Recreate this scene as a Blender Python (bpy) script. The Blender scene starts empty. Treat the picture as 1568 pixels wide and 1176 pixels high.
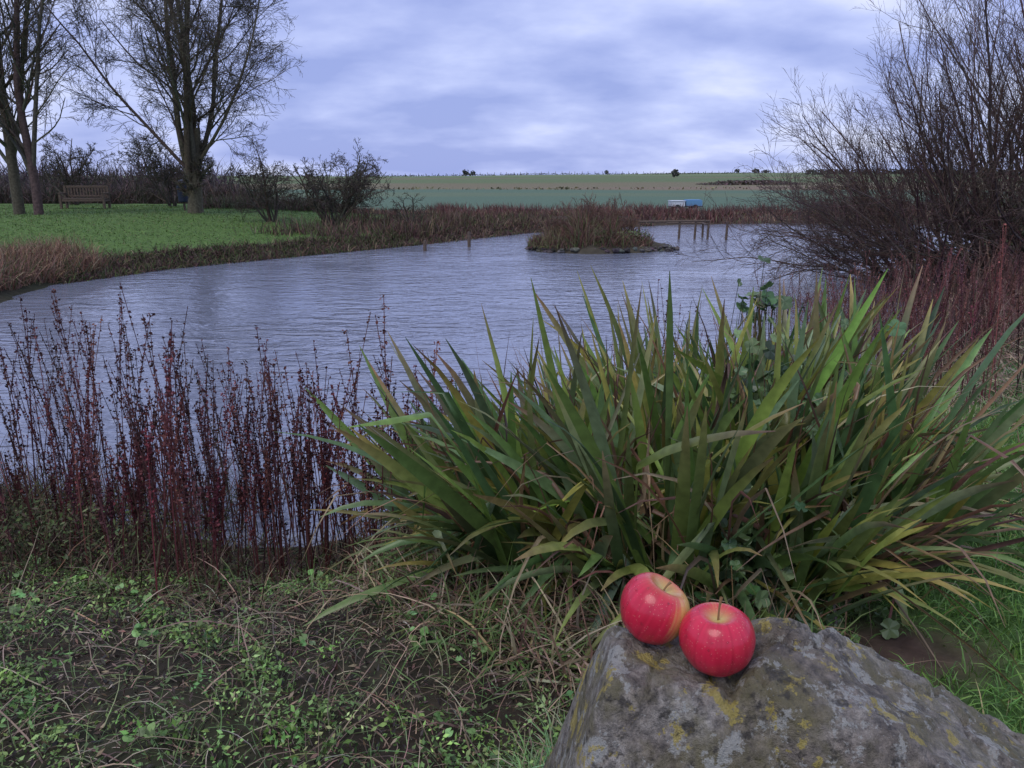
import bpy, math, bmesh
import numpy as np
from mathutils import Vector
rng = np.random.default_rng(11)
sc = bpy.context.scene
U = lambda a, b, n: rng.uniform(a, b, n)

# ------------------------------------------------------------------ materials
def new_mat(name):
    m = bpy.data.materials.new(name); m.use_nodes = True
    nt = m.node_tree; nt.nodes.clear()
    out = nt.nodes.new('ShaderNodeOutputMaterial')
    b = nt.nodes.new('ShaderNodeBsdfPrincipled')
    nt.links.new(b.outputs[0], out.inputs[0])
    return m, nt, b, out

def mat_vc(name, rough=0.6, nscale=8.0, amt=0.35, transl=0.0, bump=0.0, spec=0.4, noise=True, det=2):
    m, nt, b, out = new_mat(name)
    L = nt.links
    at = nt.nodes.new('ShaderNodeAttribute'); at.attribute_name = 'Col'
    src = at.outputs['Color']
    if noise:
        tc = nt.nodes.new('ShaderNodeNewGeometry')
        no = nt.nodes.new('ShaderNodeTexNoise'); no.inputs['Scale'].default_value = nscale
        no.inputs['Detail'].default_value = det
        L.new(tc.outputs['Position'], no.inputs['Vector'])
        mr = nt.nodes.new('ShaderNodeMapRange')
        mr.inputs['From Min'].default_value = 0.25; mr.inputs['From Max'].default_value = 0.75
        mr.inputs['To Min'].default_value = 1 - amt; mr.inputs['To Max'].default_value = 1 + amt
        L.new(no.outputs[0], mr.inputs[0])
        vm = nt.nodes.new('ShaderNodeVectorMath'); vm.operation = 'SCALE'
        L.new(at.outputs['Color'], vm.inputs[0]); L.new(mr.outputs[0], vm.inputs['Scale'])
        src = vm.outputs[0]
    L.new(src, b.inputs['Base Color'])
    b.inputs['Roughness'].default_value = rough
    b.inputs['Specular IOR Level'].default_value = spec
    if bump:
        bp = nt.nodes.new('ShaderNodeBump'); bp.inputs['Strength'].default_value = bump
        bp.inputs['Distance'].default_value = 0.05
        L.new(no.outputs[0], bp.inputs['Height']); L.new(bp.outputs[0], b.inputs['Normal'])
    if transl:
        tr = nt.nodes.new('ShaderNodeBsdfTranslucent'); L.new(src, tr.inputs[0])
        mx = nt.nodes.new('ShaderNodeMixShader'); mx.inputs[0].default_value = transl
        L.new(b.outputs[0], mx.inputs[1]); L.new(tr.outputs[0], mx.inputs[2])
        L.new(mx.outputs[0], out.inputs[0])
    return m

# ------------------------------------------------------------------ mesh helpers
def build(name, V, F, C, mat, smooth=False, parent=None):
    V = np.asarray(V, dtype=np.float32).reshape(-1, 3)
    if not isinstance(F, list): F = [F]
    me = bpy.data.meshes.new(name)
    me.vertices.add(len(V)); me.vertices.foreach_set('co', V.ravel())
    loops = np.concatenate([f.ravel() for f in F]).astype(np.int32)
    tot = np.concatenate([np.full(len(f), f.shape[1]) for f in F])
    start = np.concatenate([[0], np.cumsum(tot)[:-1]]).astype(np.int32)
    me.loops.add(len(loops)); me.loops.foreach_set('vertex_index', loops)
    me.polygons.add(len(start)); me.polygons.foreach_set('loop_start', start)
    me.polygons.foreach_set('use_smooth', np.full(len(start), smooth))
    me.update(calc_edges=True)
    if C is not None:
        C = np.asarray(C, dtype=np.float32).reshape(-1, 3)
        a = me.color_attributes.new('Col', 'FLOAT_COLOR', 'POINT')
        a.data.foreach_set('color', np.concatenate([C, np.ones((len(C), 1), np.float32)], 1).ravel())
    me.materials.append(mat)
    o = bpy.data.objects.new(name, me); sc.collection.objects.link(o)
    if parent: o.parent = parent
    return o

def join(parts):
    V, F, C, off = [], [], [], 0
    for v, f, c in parts:
        V.append(v.reshape(-1, 3)); C.append(c.reshape(-1, 3))
        for ff in (f if isinstance(f, list) else [f]): F.append(ff + off)
        off += len(V[-1])
    return np.concatenate(V), F, np.concatenate(C)

def nrm(v): return v / (np.linalg.norm(v, axis=-1, keepdims=True) + 1e-9)

def ribbons(P, D, L, W, c0, c1, S=4, droop=0.5, fold=0.0, prof=None, twist=0.5, side=None, wig=0.0, cpow=1.0, kink=None):
    N = len(P); D = nrm(D)
    if side is None:
        az = U(0, 2*np.pi, N); side = np.stack([np.cos(az), np.sin(az), np.zeros(N)], 1)
    side = nrm(side - (side*D).sum(1, keepdims=True)*D)
    droop = np.broadcast_to(np.asarray(droop, float), (N,))
    if prof is None: prof = 1 - (np.linspace(0, 1, S+1))**2*0.95
    pts = np.zeros((N, S+1, 3)); pts[:, 0] = P; d = D.copy(); dirs = np.zeros((N, S+1, 3)); dirs[:, 0] = D
    for s in range(1, S+1):
        d = d + np.array([0, 0, -1.0])*(droop*(s/S)/S*2)[:, None]
        if wig: d = d + rng.normal(0, wig, (N, 3))
        if kink is not None:
            hit = (kink[0] == s); hz = rng.normal(0, .5, (N, 3))
            d = np.where(hit[:, None], d + (np.array([0, 0, -1.0])+hz)*kink[1][:, None], d)
        d = nrm(d); pts[:, s] = pts[:, s-1] + d*(L/S)[:, None]; dirs[:, s] = d
    sd = np.repeat(side[:, None, :], S+1, 1)
    nn = np.cross(dirs, sd)
    tw = U(-twist, twist, N)[:, None, None]*np.linspace(0, 1, S+1)[None, :, None]
    sd = nrm(sd*np.cos(tw) + nn*np.sin(tw)); nn = nrm(np.cross(dirs, sd))
    w = W[:, None, None]*prof[None, :, None]*0.5
    t = np.linspace(0, 1, S+1)[None, :, None]**cpow
    col = c0[:, None, :]*(1-t) + c1[:, None, :]*t
    if fold:
        V = np.stack([pts - sd*w, pts - nn*w*fold, pts + sd*w], 2); A = 3
    else:
        V = np.stack([pts - sd*w, pts + sd*w], 2); A = 2
    C = np.repeat(col[:, :, None, :], A, 2)
    idx = np.arange(N*(S+1)*A).reshape(N, S+1, A)
    F = np.stack([idx[:, :-1, :-1], idx[:, :-1, 1:], idx[:, 1:, 1:], idx[:, 1:, :-1]], -1).reshape(-1, 4)
    return V.reshape(-1, 3), F, C.reshape(-1, 3)

def tubes(P, R, col, sides=3):
    N, K, _ = P.shape
    T = nrm(np.gradient(P, axis=1))
    ref = np.array([0.31, 0.91, 0.13])
    u = nrm(np.cross(T, ref)); v = np.cross(T, u)
    a = np.arange(sides)*2*np.pi/sides
    V = P[:, :, None, :] + R[:, :, None, None]*(u[:, :, None, :]*np.cos(a)[None, None, :, None] + v[:, :, None, :]*np.sin(a)[None, None, :, None])
    idx = np.arange(N*K*sides).reshape(N, K, sides); nx = np.roll(idx, -1, 2)
    F = np.stack([idx[:, :-1], nx[:, :-1], nx[:, 1:], idx[:, 1:]], -1).reshape(-1, 4)
    C = np.broadcast_to(col[:, None, None, :], (N, K, sides, 3))
    return V.reshape(-1, 3), F, np.array(C).reshape(-1, 3)

def diamonds(C, A, B, col):
    V = np.stack([C-A, C+B-A*0.15, C+A, C-B-A*0.15], 1)
    F = np.arange(len(C)*4).reshape(-1, 4)
    return V.reshape(-1, 3), F, np.repeat(col, 4, 0)

def leafcards(C, size, col, up=0.6, asp=0.5):
    N = len(C); n = nrm(rng.normal(0, 1, (N, 3))*(1-up) + np.array([0, 0, 1])*up)
    a = nrm(np.cross(n, rng.normal(0, 1, (N, 3)))); b = np.cross(n, a)
    return diamonds(C, a*size[:, None], b*(size*asp)[:, None], col)

def lobed(C, size, col, nrmv, lobes=5):
    N = len(C); M = 20
    a0 = nrm(np.cross(nrmv, rng.normal(0, 1, (N, 3)))); b0 = np.cross(nrmv, a0)
    th = np.linspace(0, 2*np.pi, M, endpoint=False)
    r = (0.8 + 0.2*np.abs(np.cos(th*lobes/2))); r[0] = 0.35
    cup = U(-0.15, 0.3, N)
    rim = C[:, None] + size[:, None, None]*r[None, :, None]*(a0[:, None]*np.cos(th)[None, :, None] + b0[:, None]*np.sin(th)[None, :, None]) \
        + nrmv[:, None]*(size*cup)[:, None, None] + nrmv[:, None]*(np.cos(th*lobes)*0.1)[None, :, None]*size[:, None, None]
    V = np.concatenate([C[:, None], rim], 1)
    b = (np.arange(N)*(M+1))[:, None]; i = np.arange(M)
    F = np.stack([np.broadcast_to(b, (N, M)), b+1+i, b+1+(i+1) % M], -1).reshape(-1, 3)
    return V.reshape(-1, 3), F, np.repeat(col, M+1, 0)

def vary(base, n, s=0.25, hue=0.1):
    base = np.asarray(base, float)
    return np.clip(base*(1+rng.normal(0, s, (n, 1)))*(1+rng.normal(0, hue, (n, 3))), 0.003, 1)

def pick(cols, w, n, s=0.2, hue=0.08):
    w = np.array(w, float); k = rng.choice(len(cols), n, p=w/w.sum())
    return np.clip(np.array(cols)[k]*(1+rng.normal(0, s, (n, 1)))*(1+rng.normal(0, hue, (n, 3))), 0.003, 1)

def boxmesh(boxes):
    parts = []
    for (cx, cy, cz, sx, sy, sz) in boxes:
        v = np.array([[x, y, z] for x in (-1, 1) for y in (-1, 1) for z in (-1, 1)], float)*np.array([sx, sy, sz])/2 + [cx, cy, cz]
        f = np.array([[0, 1, 3, 2], [4, 6, 7, 5], [0, 4, 5, 1], [2, 3, 7, 6], [0, 2, 6, 4], [1, 5, 7, 3]])
        parts.append((v, f, np.ones((8, 3))))
    return join(parts)

# ------------------------------------------------------------------ terrain
POND = np.array([(-14, 6), (-14, 10.5), (-8.4, 12.0), (-9.0, 13.8), (-9.2, 15.7), (-8.1, 18.4), (-6.2, 20.9), (-3, 25), (.4, 30.2), (3, 33), (6.3, 35),
                 (12.7, 36.8), (18, 35), (17, 28), (12.5, 21), (8.3, 17.5), (7.1, 14.5), (6.1, 11), (4.7, 9), (3.3, 7.0), (1.7, 5.9),
                 (0.1, 4.9), (-1.2, 4.15), (-2.5, 4.3), (-5, 5.1), (-8, 5.4)], float)
WZ = -0.6
def ss(t): t = np.clip(t, 0, 1); return t*t*(3-2*t)
def wob(x, y, k=1.0):
    return (np.sin(x*1.3*k+.7+1.1*np.sin(y*.9*k)) + np.sin(y*1.7*k+2.1+.9*np.sin(x*1.1*k)) + .6*np.sin((x+y)*2.9*k) + .5*np.sin((x-y*1.3)*4.1*k+1.))/3.1
def pond_d(x, y):
    sh = x.shape; p = np.stack([x.ravel(), y.ravel()], 1)
    best = np.full(len(p), 1e9); ins = np.zeros(len(p), bool)
    M = len(POND)
    for i in range(M):
        a = POND[i]; b = POND[(i+1) % M]; e = b-a
        t = np.clip(((p-a)@e)/(e@e), 0, 1)
        dd = np.hypot(*(p-a-t[:, None]*e).T); best = np.minimum(best, dd)
        c = ((a[1] > p[:, 1]) != (b[1] > p[:, 1]))
        with np.errstate(divide='ignore', invalid='ignore'):
            xi = (b[0]-a[0])*(p[:, 1]-a[1])/(b[1]-a[1])+a[0]
        ins ^= c & (p[:, 0] < xi)
    best = np.where(ins, -best, best).reshape(sh)
    return best + 0.18*wob(x, y, 1.6)*ss((y-2.5)/2)
def weights(x, y):
    wn = 1-ss((y-7)/4); wf = ss((y-32-ss((x+2)/5)*2)/6)*ss((x+12)/6); wl = (1-wn)*(1-wf)*ss((-x+3)/3); wr = np.clip(1-wn-wf*(1-wn)-wl, 0, 1)
    return wn, wl, wr, wf*(1-wn)
def H(x, y, d=None):
    x = np.asarray(x, float); y = np.asarray(y, float)
    if d is None: d = pond_d(x, y)
    wn, wl, wr, wf = weights(x, y)
    dp = np.maximum(d, 0)
    zn = .62*ss(dp/2.4+.05); zl = .28*ss(dp/.9) + .52*ss(dp/12); zr = .45*ss(dp/2.5); zf = .22*ss(dp/2)
    z = WZ + wn*zn + wl*zl + wr*zr + wf*zf
    far = np.interp(y, [46, 100, 150, 220, 300, 400, 480, 700, 2500], [-.38, -.3, 0, .6, 1.3, 2.35, 2.5, 0, -12])
    k = ss((y-39)/8)
    z = z*(1-k) + far*k + k*0.4*wob(x*.012, y*.012)*np.minimum(np.maximum(y-45, 0)/100, 1.5) + k*np.clip(x/160, -.3, 1)*1.2*ss((y-120)/250)
    z = z + np.where(d > 0, .03*wob(x, y, 2.3)*np.minimum(dp, 1)*(y < 50), 0)
    return np.where(d > 0, z, WZ - np.minimum(-d*.6, .7))

tx = np.linspace(-1, 1, 521); xs = 6*np.sinh(tx*np.arcsinh(1800/6.))
ty = np.linspace(-np.arcsinh(300/8.), np.arcsinh(2200/8.), 721); ys = 2+8*np.sinh(ty)
GX, GY = np.meshgrid(xs, ys); GD = pond_d(GX, GY); GZ = H(GX, GY, GD)
wn, wl, wr, wf = weights(GX, GY)
def lerpc(a, b, t): return a*(1-t[..., None]) + np.array(b)*t[..., None]
C = np.ones(GX.shape+(3,))*np.array([.036, .027, .019])
nz = wob(GX, GY, .9)
C = lerpc(C, [.04, .05, .022], ss(.5+nz)*.6)
C = lerpc(C, [.055, .12, .028], ss((GX-.95-.25*nz)/.5)*wn)
mud = np.exp(-(((GX-1.3)/.25)**2+((GY-2.2)/.16)**2)); C = lerpc(C, [.09, .06, .045], np.clip(mud*1.5, 0, 1))
C = lerpc(C, [.085, .15, .034], wl*ss((GD-.8-.4*nz)/.7))
C = lerpc(C, [.06, .045, .03], wr)
C = lerpc(C, [.085, .058, .042], np.clip(wf*1.3, 0, 1))
b1 = 42.5+1.2*wob(GX*.15, GY*0); b2 = 108+9*wob(GX*.03, GY*0+1); b3 = 160+12*wob(GX*.02, GY*0+4)
C = lerpc(C, [.095, .150, .095], ss((GY-b1)/2))
C = lerpc(C, [.13, .165, .09], ss((GY-70-6*wob(GX*.04, GY*0))/5)*(1-ss((GY-86-6*wob(GX*.03, GY*0+3))/5))*.6)
C = lerpc(C, [.17, .15, .085], ss((GY-b2)/8))
C = lerpc(C, [.20, .15, .10], ss((GY-b2-8)/5)*(1-ss((GY-b2-26)/6))*ss((GX+20)/60))
C = lerpc(C, [.12, .16, .07], ss((GY-b3)/20))
C = lerpc(C, [.18, .155, .09], ss((GY-225)/6)*(1-ss((GY-245)/6))*.8)
C = lerpc(C, [.15, .19, .09], ss((GY-290)/10))
C = lerpc(C, [.03, .028, .02], ss(-GD/.1)*(GD < 0))
nx_, ny_ = len(xs), len(ys)
I = np.arange(nx_*ny_).reshape(ny_, nx_)
F = np.stack([I[:-1, :-1], I[:-1, 1:], I[1:, 1:], I[1:, :-1]], -1).reshape(-1, 4)
m_ground = mat_vc('ground_soil_grass', .9, 9, .45, bump=.5, spec=.2, det=3)
build('ground', np.stack([GX, GY, GZ], -1), F, C, m_ground, True)

# ------------------------------------------------------------------ water
m, nt, b, out = new_mat('pond_water')
L = nt.links
b.inputs['Base Color'].default_value = (.20, .22, .28, 1); b.inputs['Roughness'].default_value = .09
b.inputs['IOR'].default_value = 1.6; b.inputs['Specular IOR Level'].default_value = .85
g = nt.nodes.new('ShaderNodeNewGeometry')
def wnoise(scale, sx, sy, detail, rot=0., dist=0.):
    mp = nt.nodes.new('ShaderNodeMapping'); mp.inputs['Scale'].default_value = (sx, sy, 1); mp.inputs['Rotation'].default_value = (0, 0, rot)
    L.new(g.outputs['Position'], mp.inputs[0])
    n = nt.nodes.new('ShaderNodeTexNoise'); n.inputs['Scale'].default_value = scale; n.inputs['Detail'].default_value = detail; n.inputs['Distortion'].default_value = dist
    L.new(mp.outputs[0], n.inputs['Vector']); return n
n1 = wnoise(2.6, .6, 1.25, 3, .30, .7); n2 = wnoise(10, .6, 1.2, 1, -.3, .5); n3 = wnoise(.3, .7, 1.2, 2, .4)
mul = nt.nodes.new('ShaderNodeMath'); mul.operation = 'MULTIPLY_ADD'; mul.inputs[1].default_value = .26
L.new(n2.outputs[0], mul.inputs[0]); L.new(n1.outputs[0], mul.inputs[2])
bp = nt.nodes.new('ShaderNodeBump'); bp.inputs['Distance'].default_value = .11
mr = nt.nodes.new('ShaderNodeMapRange'); mr.inputs['From Min'].default_value = .38; mr.inputs['From Max'].default_value = .62
mr.inputs['To Min'].default_value = .25; mr.inputs['To Max'].default_value = .8
L.new(n3.outputs[0], mr.inputs[0]); L.new(mr.outputs[0], bp.inputs['Strength'])
L.new(mul.outputs[0], bp.inputs['Height']); L.new(bp.outputs[0], b.inputs['Normal'])
wv = np.array([[-16, 3.0, WZ], [20, 3.0, WZ], [20, 39, WZ], [-16, 39, WZ]], float)
build('pond_water', wv, np.array([[0, 1, 2, 3]]), None, m)

# ------------------------------------------------------------------ shared vegetation materials
m_leaf = mat_vc('strap_leaf', .36, 30, .25, transl=.22, spec=.5)
m_grass = mat_vc('grass_blade', .55, spec=.35, noise=False)
m_dry = mat_vc('dry_stems', .8, noise=False, spec=.2)
m_bark = mat_vc('bark', .85, 14, .4, spec=.2)
m_seed = mat_vc('dock_seed', .8, noise=False, spec=.2)

# ------------------------------------------------------------------ boulder
def rock_h(x, y):
    hump = .052*np.exp(-(((x-.352)/.07)**2+((y-.785)/.05)**2)) + .010*np.exp(-(((x-.125)/.03)**2+((y-.80)/.04)**2))
    top = .964 + hump - .006*np.exp(-(((x-.225)/.05)**2+((y-.75)/.05)**2))
    right = 1.0-.63*(x-.33)
    xl = .112+.10*(y-.8)
    left = .965+3.6*(x-xl)
    ye = .695-.22*(x-.2)
    front = .962+1.9*(y-ye)
    yb = .822-.14*np.maximum(x-.36, 0)
    back = .985-2.8*(y-yb)
    r2 = .72-2.0*(x-1.0)
    k = 65.
    st = np.stack([top, right, left, front, back, r2]); mn = st.min(0)
    z = mn - np.log(np.exp(-k*(st-mn)).sum(0))/k + .014
    ch = np.abs(wob(x*7+.4, y*8)); ch2 = np.abs(wob(x*13+2, y*11+1))
    n = .012*wob(x*9, y*9) + .008*wob(x*23+3, y*21) + .005*wob(x*55, y*50+1) + .0025*wob(x*110, y*120) + .02*wob(x*4+1, y*5)*ss((.94-z)/.1) - .016*ss((.12-ch)/.12) - .008*ss((.08-ch2)/.08)
    return z + n
rx = np.linspace(-.35, 1.4, 460); ry = np.linspace(.1, 1.3, 340)
RX, RY = np.meshgrid(rx, ry); RZ = np.maximum(rock_h(RX, RY), -.25)
I = np.arange(RX.size).reshape(RX.shape)
F = np.stack([I[:-1, :-1], I[:-1, 1:], I[1:, 1:], I[1:, :-1]], -1).reshape(-1, 4)
keep = (RZ.ravel()[F] > -.24).any(1); F = F[keep]
m, nt, b, out = new_mat('lichen_rock'); L = nt.links
g = nt.nodes.new('ShaderNodeNewGeometry')
def noise(scale, det=4, rough=.6, off=0):
    n = nt.nodes.new('ShaderNodeTexNoise'); n.inputs['Scale'].default_value = scale; n.inputs['Detail'].default_value = det; n.inputs['Roughness'].default_value = rough
    mp = nt.nodes.new('ShaderNodeMapping'); mp.inputs['Location'].default_value = (off, off*1.7, off*.4)
    L.new(g.outputs['Position'], mp.inputs[0]); L.new(mp.outputs[0], n.inputs['Vector']); return n
def ramp(src, stops):
    r = nt.nodes.new('ShaderNodeValToRGB'); e = r.color_ramp.elements
    while len(e) < len(stops): e.new(.5)
    for el, (p, c) in zip(e, stops): el.position = p; el.color = (*c, 1)
    L.new(src, r.inputs[0]); return r
def mixc(fac, a, bb):
    mx = nt.nodes.new('ShaderNodeMix'); mx.data_type = 'RGBA'
    L.new(fac, mx.inputs[0]); L.new(a, mx.inputs[6])
    if isinstance(bb, tuple): mx.inputs[7].default_value = (*bb, 1)
    else: L.new(bb, mx.inputs[7])
    return mx.outputs[2]
base = ramp(noise(9).outputs[0], [(.3, (.12, .10, .075)), (.5, (.24, .205, .165)), (.7, (.38, .35, .30))])
fine = ramp(noise(75, 5, .75, 3).outputs[0], [(.35, (.4, .4, .4)), (.65, (1.5, 1.5, 1.5))])
mm = nt.nodes.new('ShaderNodeVectorMath'); mm.operation = 'MULTIPLY'
L.new(base.outputs[0], mm.inputs[0]); L.new(fine.outputs[0], mm.inputs[1])
c = mm.outputs[0]
f1 = ramp(noise(11, 4, .7, 7).outputs[0], [(.44, (0, 0, 0)), (.60, (.75, .75, .75))]); c = mixc(f1.outputs[0], c, (.17, .15, .065))
f2 = ramp(noise(28, 5, .75, 12).outputs[0], [(.54, (0, 0, 0)), (.58, (.7, .7, .7))]); c = mixc(f2.outputs[0], c, (.48, .48, .43))
f3 = ramp(noise(21, 5, .72, 21).outputs[0], [(.575, (0, 0, 0)), (.60, (.85, .85, .85))]); c = mixc(f3.outputs[0], c, (.45, .36, .09))
f4 = ramp(noise(38, 5, .68, 31).outputs[0], [(.56, (0, 0, 0)), (.64, (.8, .8, .8))]); c = mixc(f4.outputs[0], c, (.04, .035, .028))
L.new(c, b.inputs['Base Color']); b.inputs['Roughness'].default_value = .5
bp = nt.nodes.new('ShaderNodeBump'); bp.inputs['Strength'].default_value = 1.; bp.inputs['Distance'].default_value = .02
L.new(noise(50, 6, .75, 2).outputs[0], bp.inputs['Height']); L.new(bp.outputs[0], b.inputs['Normal'])
build('lichen_boulder', np.stack([RX, RY, RZ], -1), F, None, m, True)

# ------------------------------------------------------------------ apples
ma, nt, b, out = new_mat('apple_skin'); L = nt.links
at = nt.nodes.new('ShaderNodeAttribute'); at.attribute_name = 'Col'
tc = nt.nodes.new('ShaderNodeTexCoord')
vo = nt.nodes.new('ShaderNodeTexVoronoi'); vo.inputs['Scale'].default_value = 260
L.new(tc.outputs['Object'], vo.inputs['Vector'])
rr = nt.nodes.new('ShaderNodeValToRGB'); rr.color_ramp.elements[0].position = .1; rr.color_ramp.elements[0].color = (1, 1, 1, 1); rr.color_ramp.elements[1].position = .22; rr.color_ramp.elements[1].color = (0, 0, 0, 1)
L.new(vo.outputs['Distance'], rr.inputs[0])
ml = nt.nodes.new('ShaderNodeMath'); ml.operation = 'MULTIPLY'; ml.inputs[1].default_value = .25; L.new(rr.outputs[0], ml.inputs[0])
mx = nt.nodes.new('ShaderNodeMix'); mx.data_type = 'RGBA'; L.new(ml.outputs[0], mx.inputs[0]); L.new(at.outputs['Color'], mx.inputs[6]); mx.inputs[7].default_value = (.75, .5, .35, 1)
L.new(mx.outputs[2], b.inputs['Base Color']); b.inputs['Roughness'].default_value = .30; b.inputs['Coat Weight'].default_value = .25; b.inputs['Coat Roughness'].default_value = .12
b.inputs['Specular IOR Level'].default_value = .35
md, ntd, bd, _ = new_mat('water_drop'); bd.inputs['Base Color'].default_value = (1, 1, 1, 1); bd.inputs['Roughness'].default_value = .02
bd.inputs['Transmission Weight'].default_value = 1; bd.inputs['IOR'].default_value = 1.33
mst, nts, bs, _ = new_mat('apple_stalk'); bs.inputs['Base Color'].default_value = (.24, .14, .06, 1); bs.inputs['Roughness'].default_value = .7

def apple(name, loc, R, Hh, rot, kind, seed):
    r_ = np.random.default_rng(seed)
    nu, nv = 96, 72
    ph = np.linspace(0.0, np.pi, nv); th = np.linspace(0, 2*np.pi, nu, endpoint=False)
    PH, TH = np.meshgrid(ph, th, indexing='ij')
    rad = R*np.sin(PH)**.88*(1+.07*np.cos(PH))*(1+.014*np.cos(5*TH+.4)*(1-np.cos(PH))*.8+.018*np.cos(2*TH+seed)+.01*np.cos(3*TH+1))
    z = Hh*np.cos(PH)*.97 - .34*Hh*np.exp(-(PH/.33)**2) + .2*Hh*np.exp(-((np.pi-PH)/.3)**2)
    z += .02*Hh*np.cos(5*TH+.4)*(PH > 2.2) + .02*Hh*np.cos(TH+seed)
    V = np.stack([rad*np.cos(TH), rad*np.sin(TH), z], -1)
    red = np.array([.64, .022, .06]); dark = np.array([.38, .010, .028]); yel = np.array([.76, .52, .17]); grn = np.array([.55, .42, .13])
    st = sum(np.sin(TH*k+r_.uniform(0, 6)+.4*np.sin(PH*2)) for k in (17, 29, 43, 61))/4
    bl = wob(np.cos(TH)*2+seed, np.sin(TH)*2+PH, 1.2)
    C = red + (dark-red)*np.clip(.45+.5*st+.5*bl, 0, 1)[..., None]*.75
    Dn = nrm(V)
    if kind == 1:
        q = Dn@nrm(np.array([.86, -.45, .22])); f = ss((q-.52+.13*st)/.38)
    else:
        q = Dn@nrm(np.array([.5, .6, .5])); f = ss((q-.80+.12*st)/.3)*.7
    C = C*(1-f[..., None]) + yel*f[..., None]
    f = np.exp(-(PH/(.42 if kind == 1 else .24))**2)[..., None]; C = C*(1-f)+grn*f
    f = np.exp(-((np.pi-PH)/.2)**2)[..., None]; C = C*(1-f)+np.array([.12, .09, .03])*f
    I = np.arange(nu*nv).reshape(nv, nu); J = np.roll(I, -1, 1)
    F = np.stack([I[:-1], I[1:], J[1:], J[:-1]], -1).reshape(-1, 4)
    o = build(name, V, F, C, ma, True)
    o.location = loc; o.rotation_euler = rot
    K = 7; t = np.linspace(0, 1, K); zb = Hh*.60
    P = np.stack([.004*t**2, .002*t, zb+t*(.028 if kind == 2 else .014)], -1)[None]
    Rr = (np.array([.0014, .0012, .0011, .0011, .0012, .0016, .0019]))[None]
    v, f, c = tubes(P, Rr, np.ones((1, 3)), 8); build('stalk', v, f, None, mst, True, o)
    n = 90; parts = []
    for i in range(n):
        a = r_.integers(10, nv-14); bb = r_.integers(0, nu); p = V[a, bb]; nn = Dn[a, bb]
        s = r_.uniform(.0005, .0016)
        t1 = nrm(np.cross(nn, [0.3, .2, .9])); t2 = np.cross(nn, t1)
        pa = np.linspace(0, np.pi/2, 4); ta = np.linspace(0, 2*np.pi, 8, endpoint=False)
        vv = p + s*(np.sin(pa)[:, None, None]*(np.cos(ta)[None, :, None]*t1+np.sin(ta)[None, :, None]*t2) + .5*np.cos(pa)[:, None, None]*nn)
        II = np.arange(32).reshape(4, 8); JJ = np.roll(II, -1, 1)
        parts.append((vv, np.stack([II[:-1], II[1:], JJ[1:], JJ[:-1]], -1).reshape(-1, 4), np.ones((32, 3))))
    v, f, c = join(parts); build('water_drops', v, f, None, md, True, o)
    return o
z1 = float(rock_h(np.array([.163]), np.array([.795]))[0]); z2 = float(rock_h(np.array([.2247]), np.array([.748]))[0])
apple('red_apple', (.1640, .798, z1+.0355), .0405, .040, (math.radians(2), math.radians(24), .1), 1, 3)
apple('red_apple.001', (.2250, .748, z2+.0375), .0400, .0400, (math.radians(3), math.radians(-3), .5), 2, 8)

# ------------------------------------------------------------------ strap-leaved tussock
cx, cy = .74, 3.2
nf = 150; az = U(0, 2*np.pi, nf); rr_ = np.sqrt(U(0, 1, nf))
fx = cx+rr_*np.cos(az)*.95; fy = cy+rr_*np.sin(az)*.84
P, D, Ln, Wd, Sd, Dr = [], [], [], [], [], []
for i in range(nf):
    n = rng.integers(7, 13)
    out_ = np.array([fx[i]-cx, (fy[i]-cy)*1.0]); ro = np.linalg.norm(out_)
    fd = rng.uniform(-.6, .6) if rng.random() < .6 else rng.uniform(0, np.pi); fdir = np.array([np.cos(fd), np.sin(fd)])
    fl = out_*(.50 if out_[0] < 0 else .34)*(1+.4*rng.normal()) + rng.normal(0, .19, 2)
    if rng.random() < .16: fl = fl*2.0
    flen = rng.uniform(.72, 1.22)
    for s in np.linspace(-1, 1, n):
        h = fl + fdir*s*.32 + rng.normal(0, .14, 2)
        d = np.array([h[0], h[1], 1.0])
        P.append([fx[i]+rng.normal(0, .035), fy[i]+rng.normal(0, .035), 0]); D.append(d)
        Ln.append(flen*rng.uniform(.68, 1.08)*(1.08-.14*ro)); Wd.append(rng.uniform(.026, .054)); Dr.append(rng.uniform(.03, .9)**1.4)
        Sd.append(nrm(np.cross([h[0]*.4+.15*rng.normal(), -1+.5*rng.normal(), .1], [0, 0, 1.])+rng.normal(0, .4, 3)))
P = np.array(P); D = np.array(D); N = len(P); P[:, 2] = H(P[:, 0], P[:, 1])-.03
gr = [(.14, .22, .055), (.095, .165, .060), (.21, .29, .06), (.18, .26, .12), (.33, .32, .07), (.07, .125, .045)]
col = pick(gr, [5, 4, 3.6, 3.2, 1.6, 1.6], N, .22, .07)
tip = col.copy(); yb = U(0, 1, N); q = yb < .5; tip[q] = pick([(.38, .32, .09), (.30, .18, .09), (.15, .085, .05)], [2, 2, 1], q.sum())
prof = np.array([.5, .75, .92, 1, 1, .97, .9, .75, .5, .05])
kk = np.where(U(0, 1, N) < .22, rng.integers(4, 9, N), -1)
sed = ribbons(P, D, np.array(Ln), np.array(Wd), col, tip, S=9, droop=np.array(Dr), fold=.35, prof=prof, twist=1.3, side=np.array(Sd), cpow=4.5, kink=(kk, U(.6, 2.6, N)), wig=.018)
n = 360; az = np.where(U(0, 1, n) < .75, U(2.6, 5.0, n), U(5, 6.4, n)); P = np.stack([cx+np.cos(az)*.78*U(.6, 1.05, n), cy+np.sin(az)*.80*U(.6, 1.05, n), np.zeros(n)], 1); P[:, 2] = H(P[:, 0], P[:, 1])
h = np.stack([np.cos(az)*U(.4, 1.5, n)+rng.normal(0, .4, n), np.sin(az)*U(.1, .9, n)+rng.normal(0, .3, n), U(.5, 1.2, n)], 1)
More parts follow.
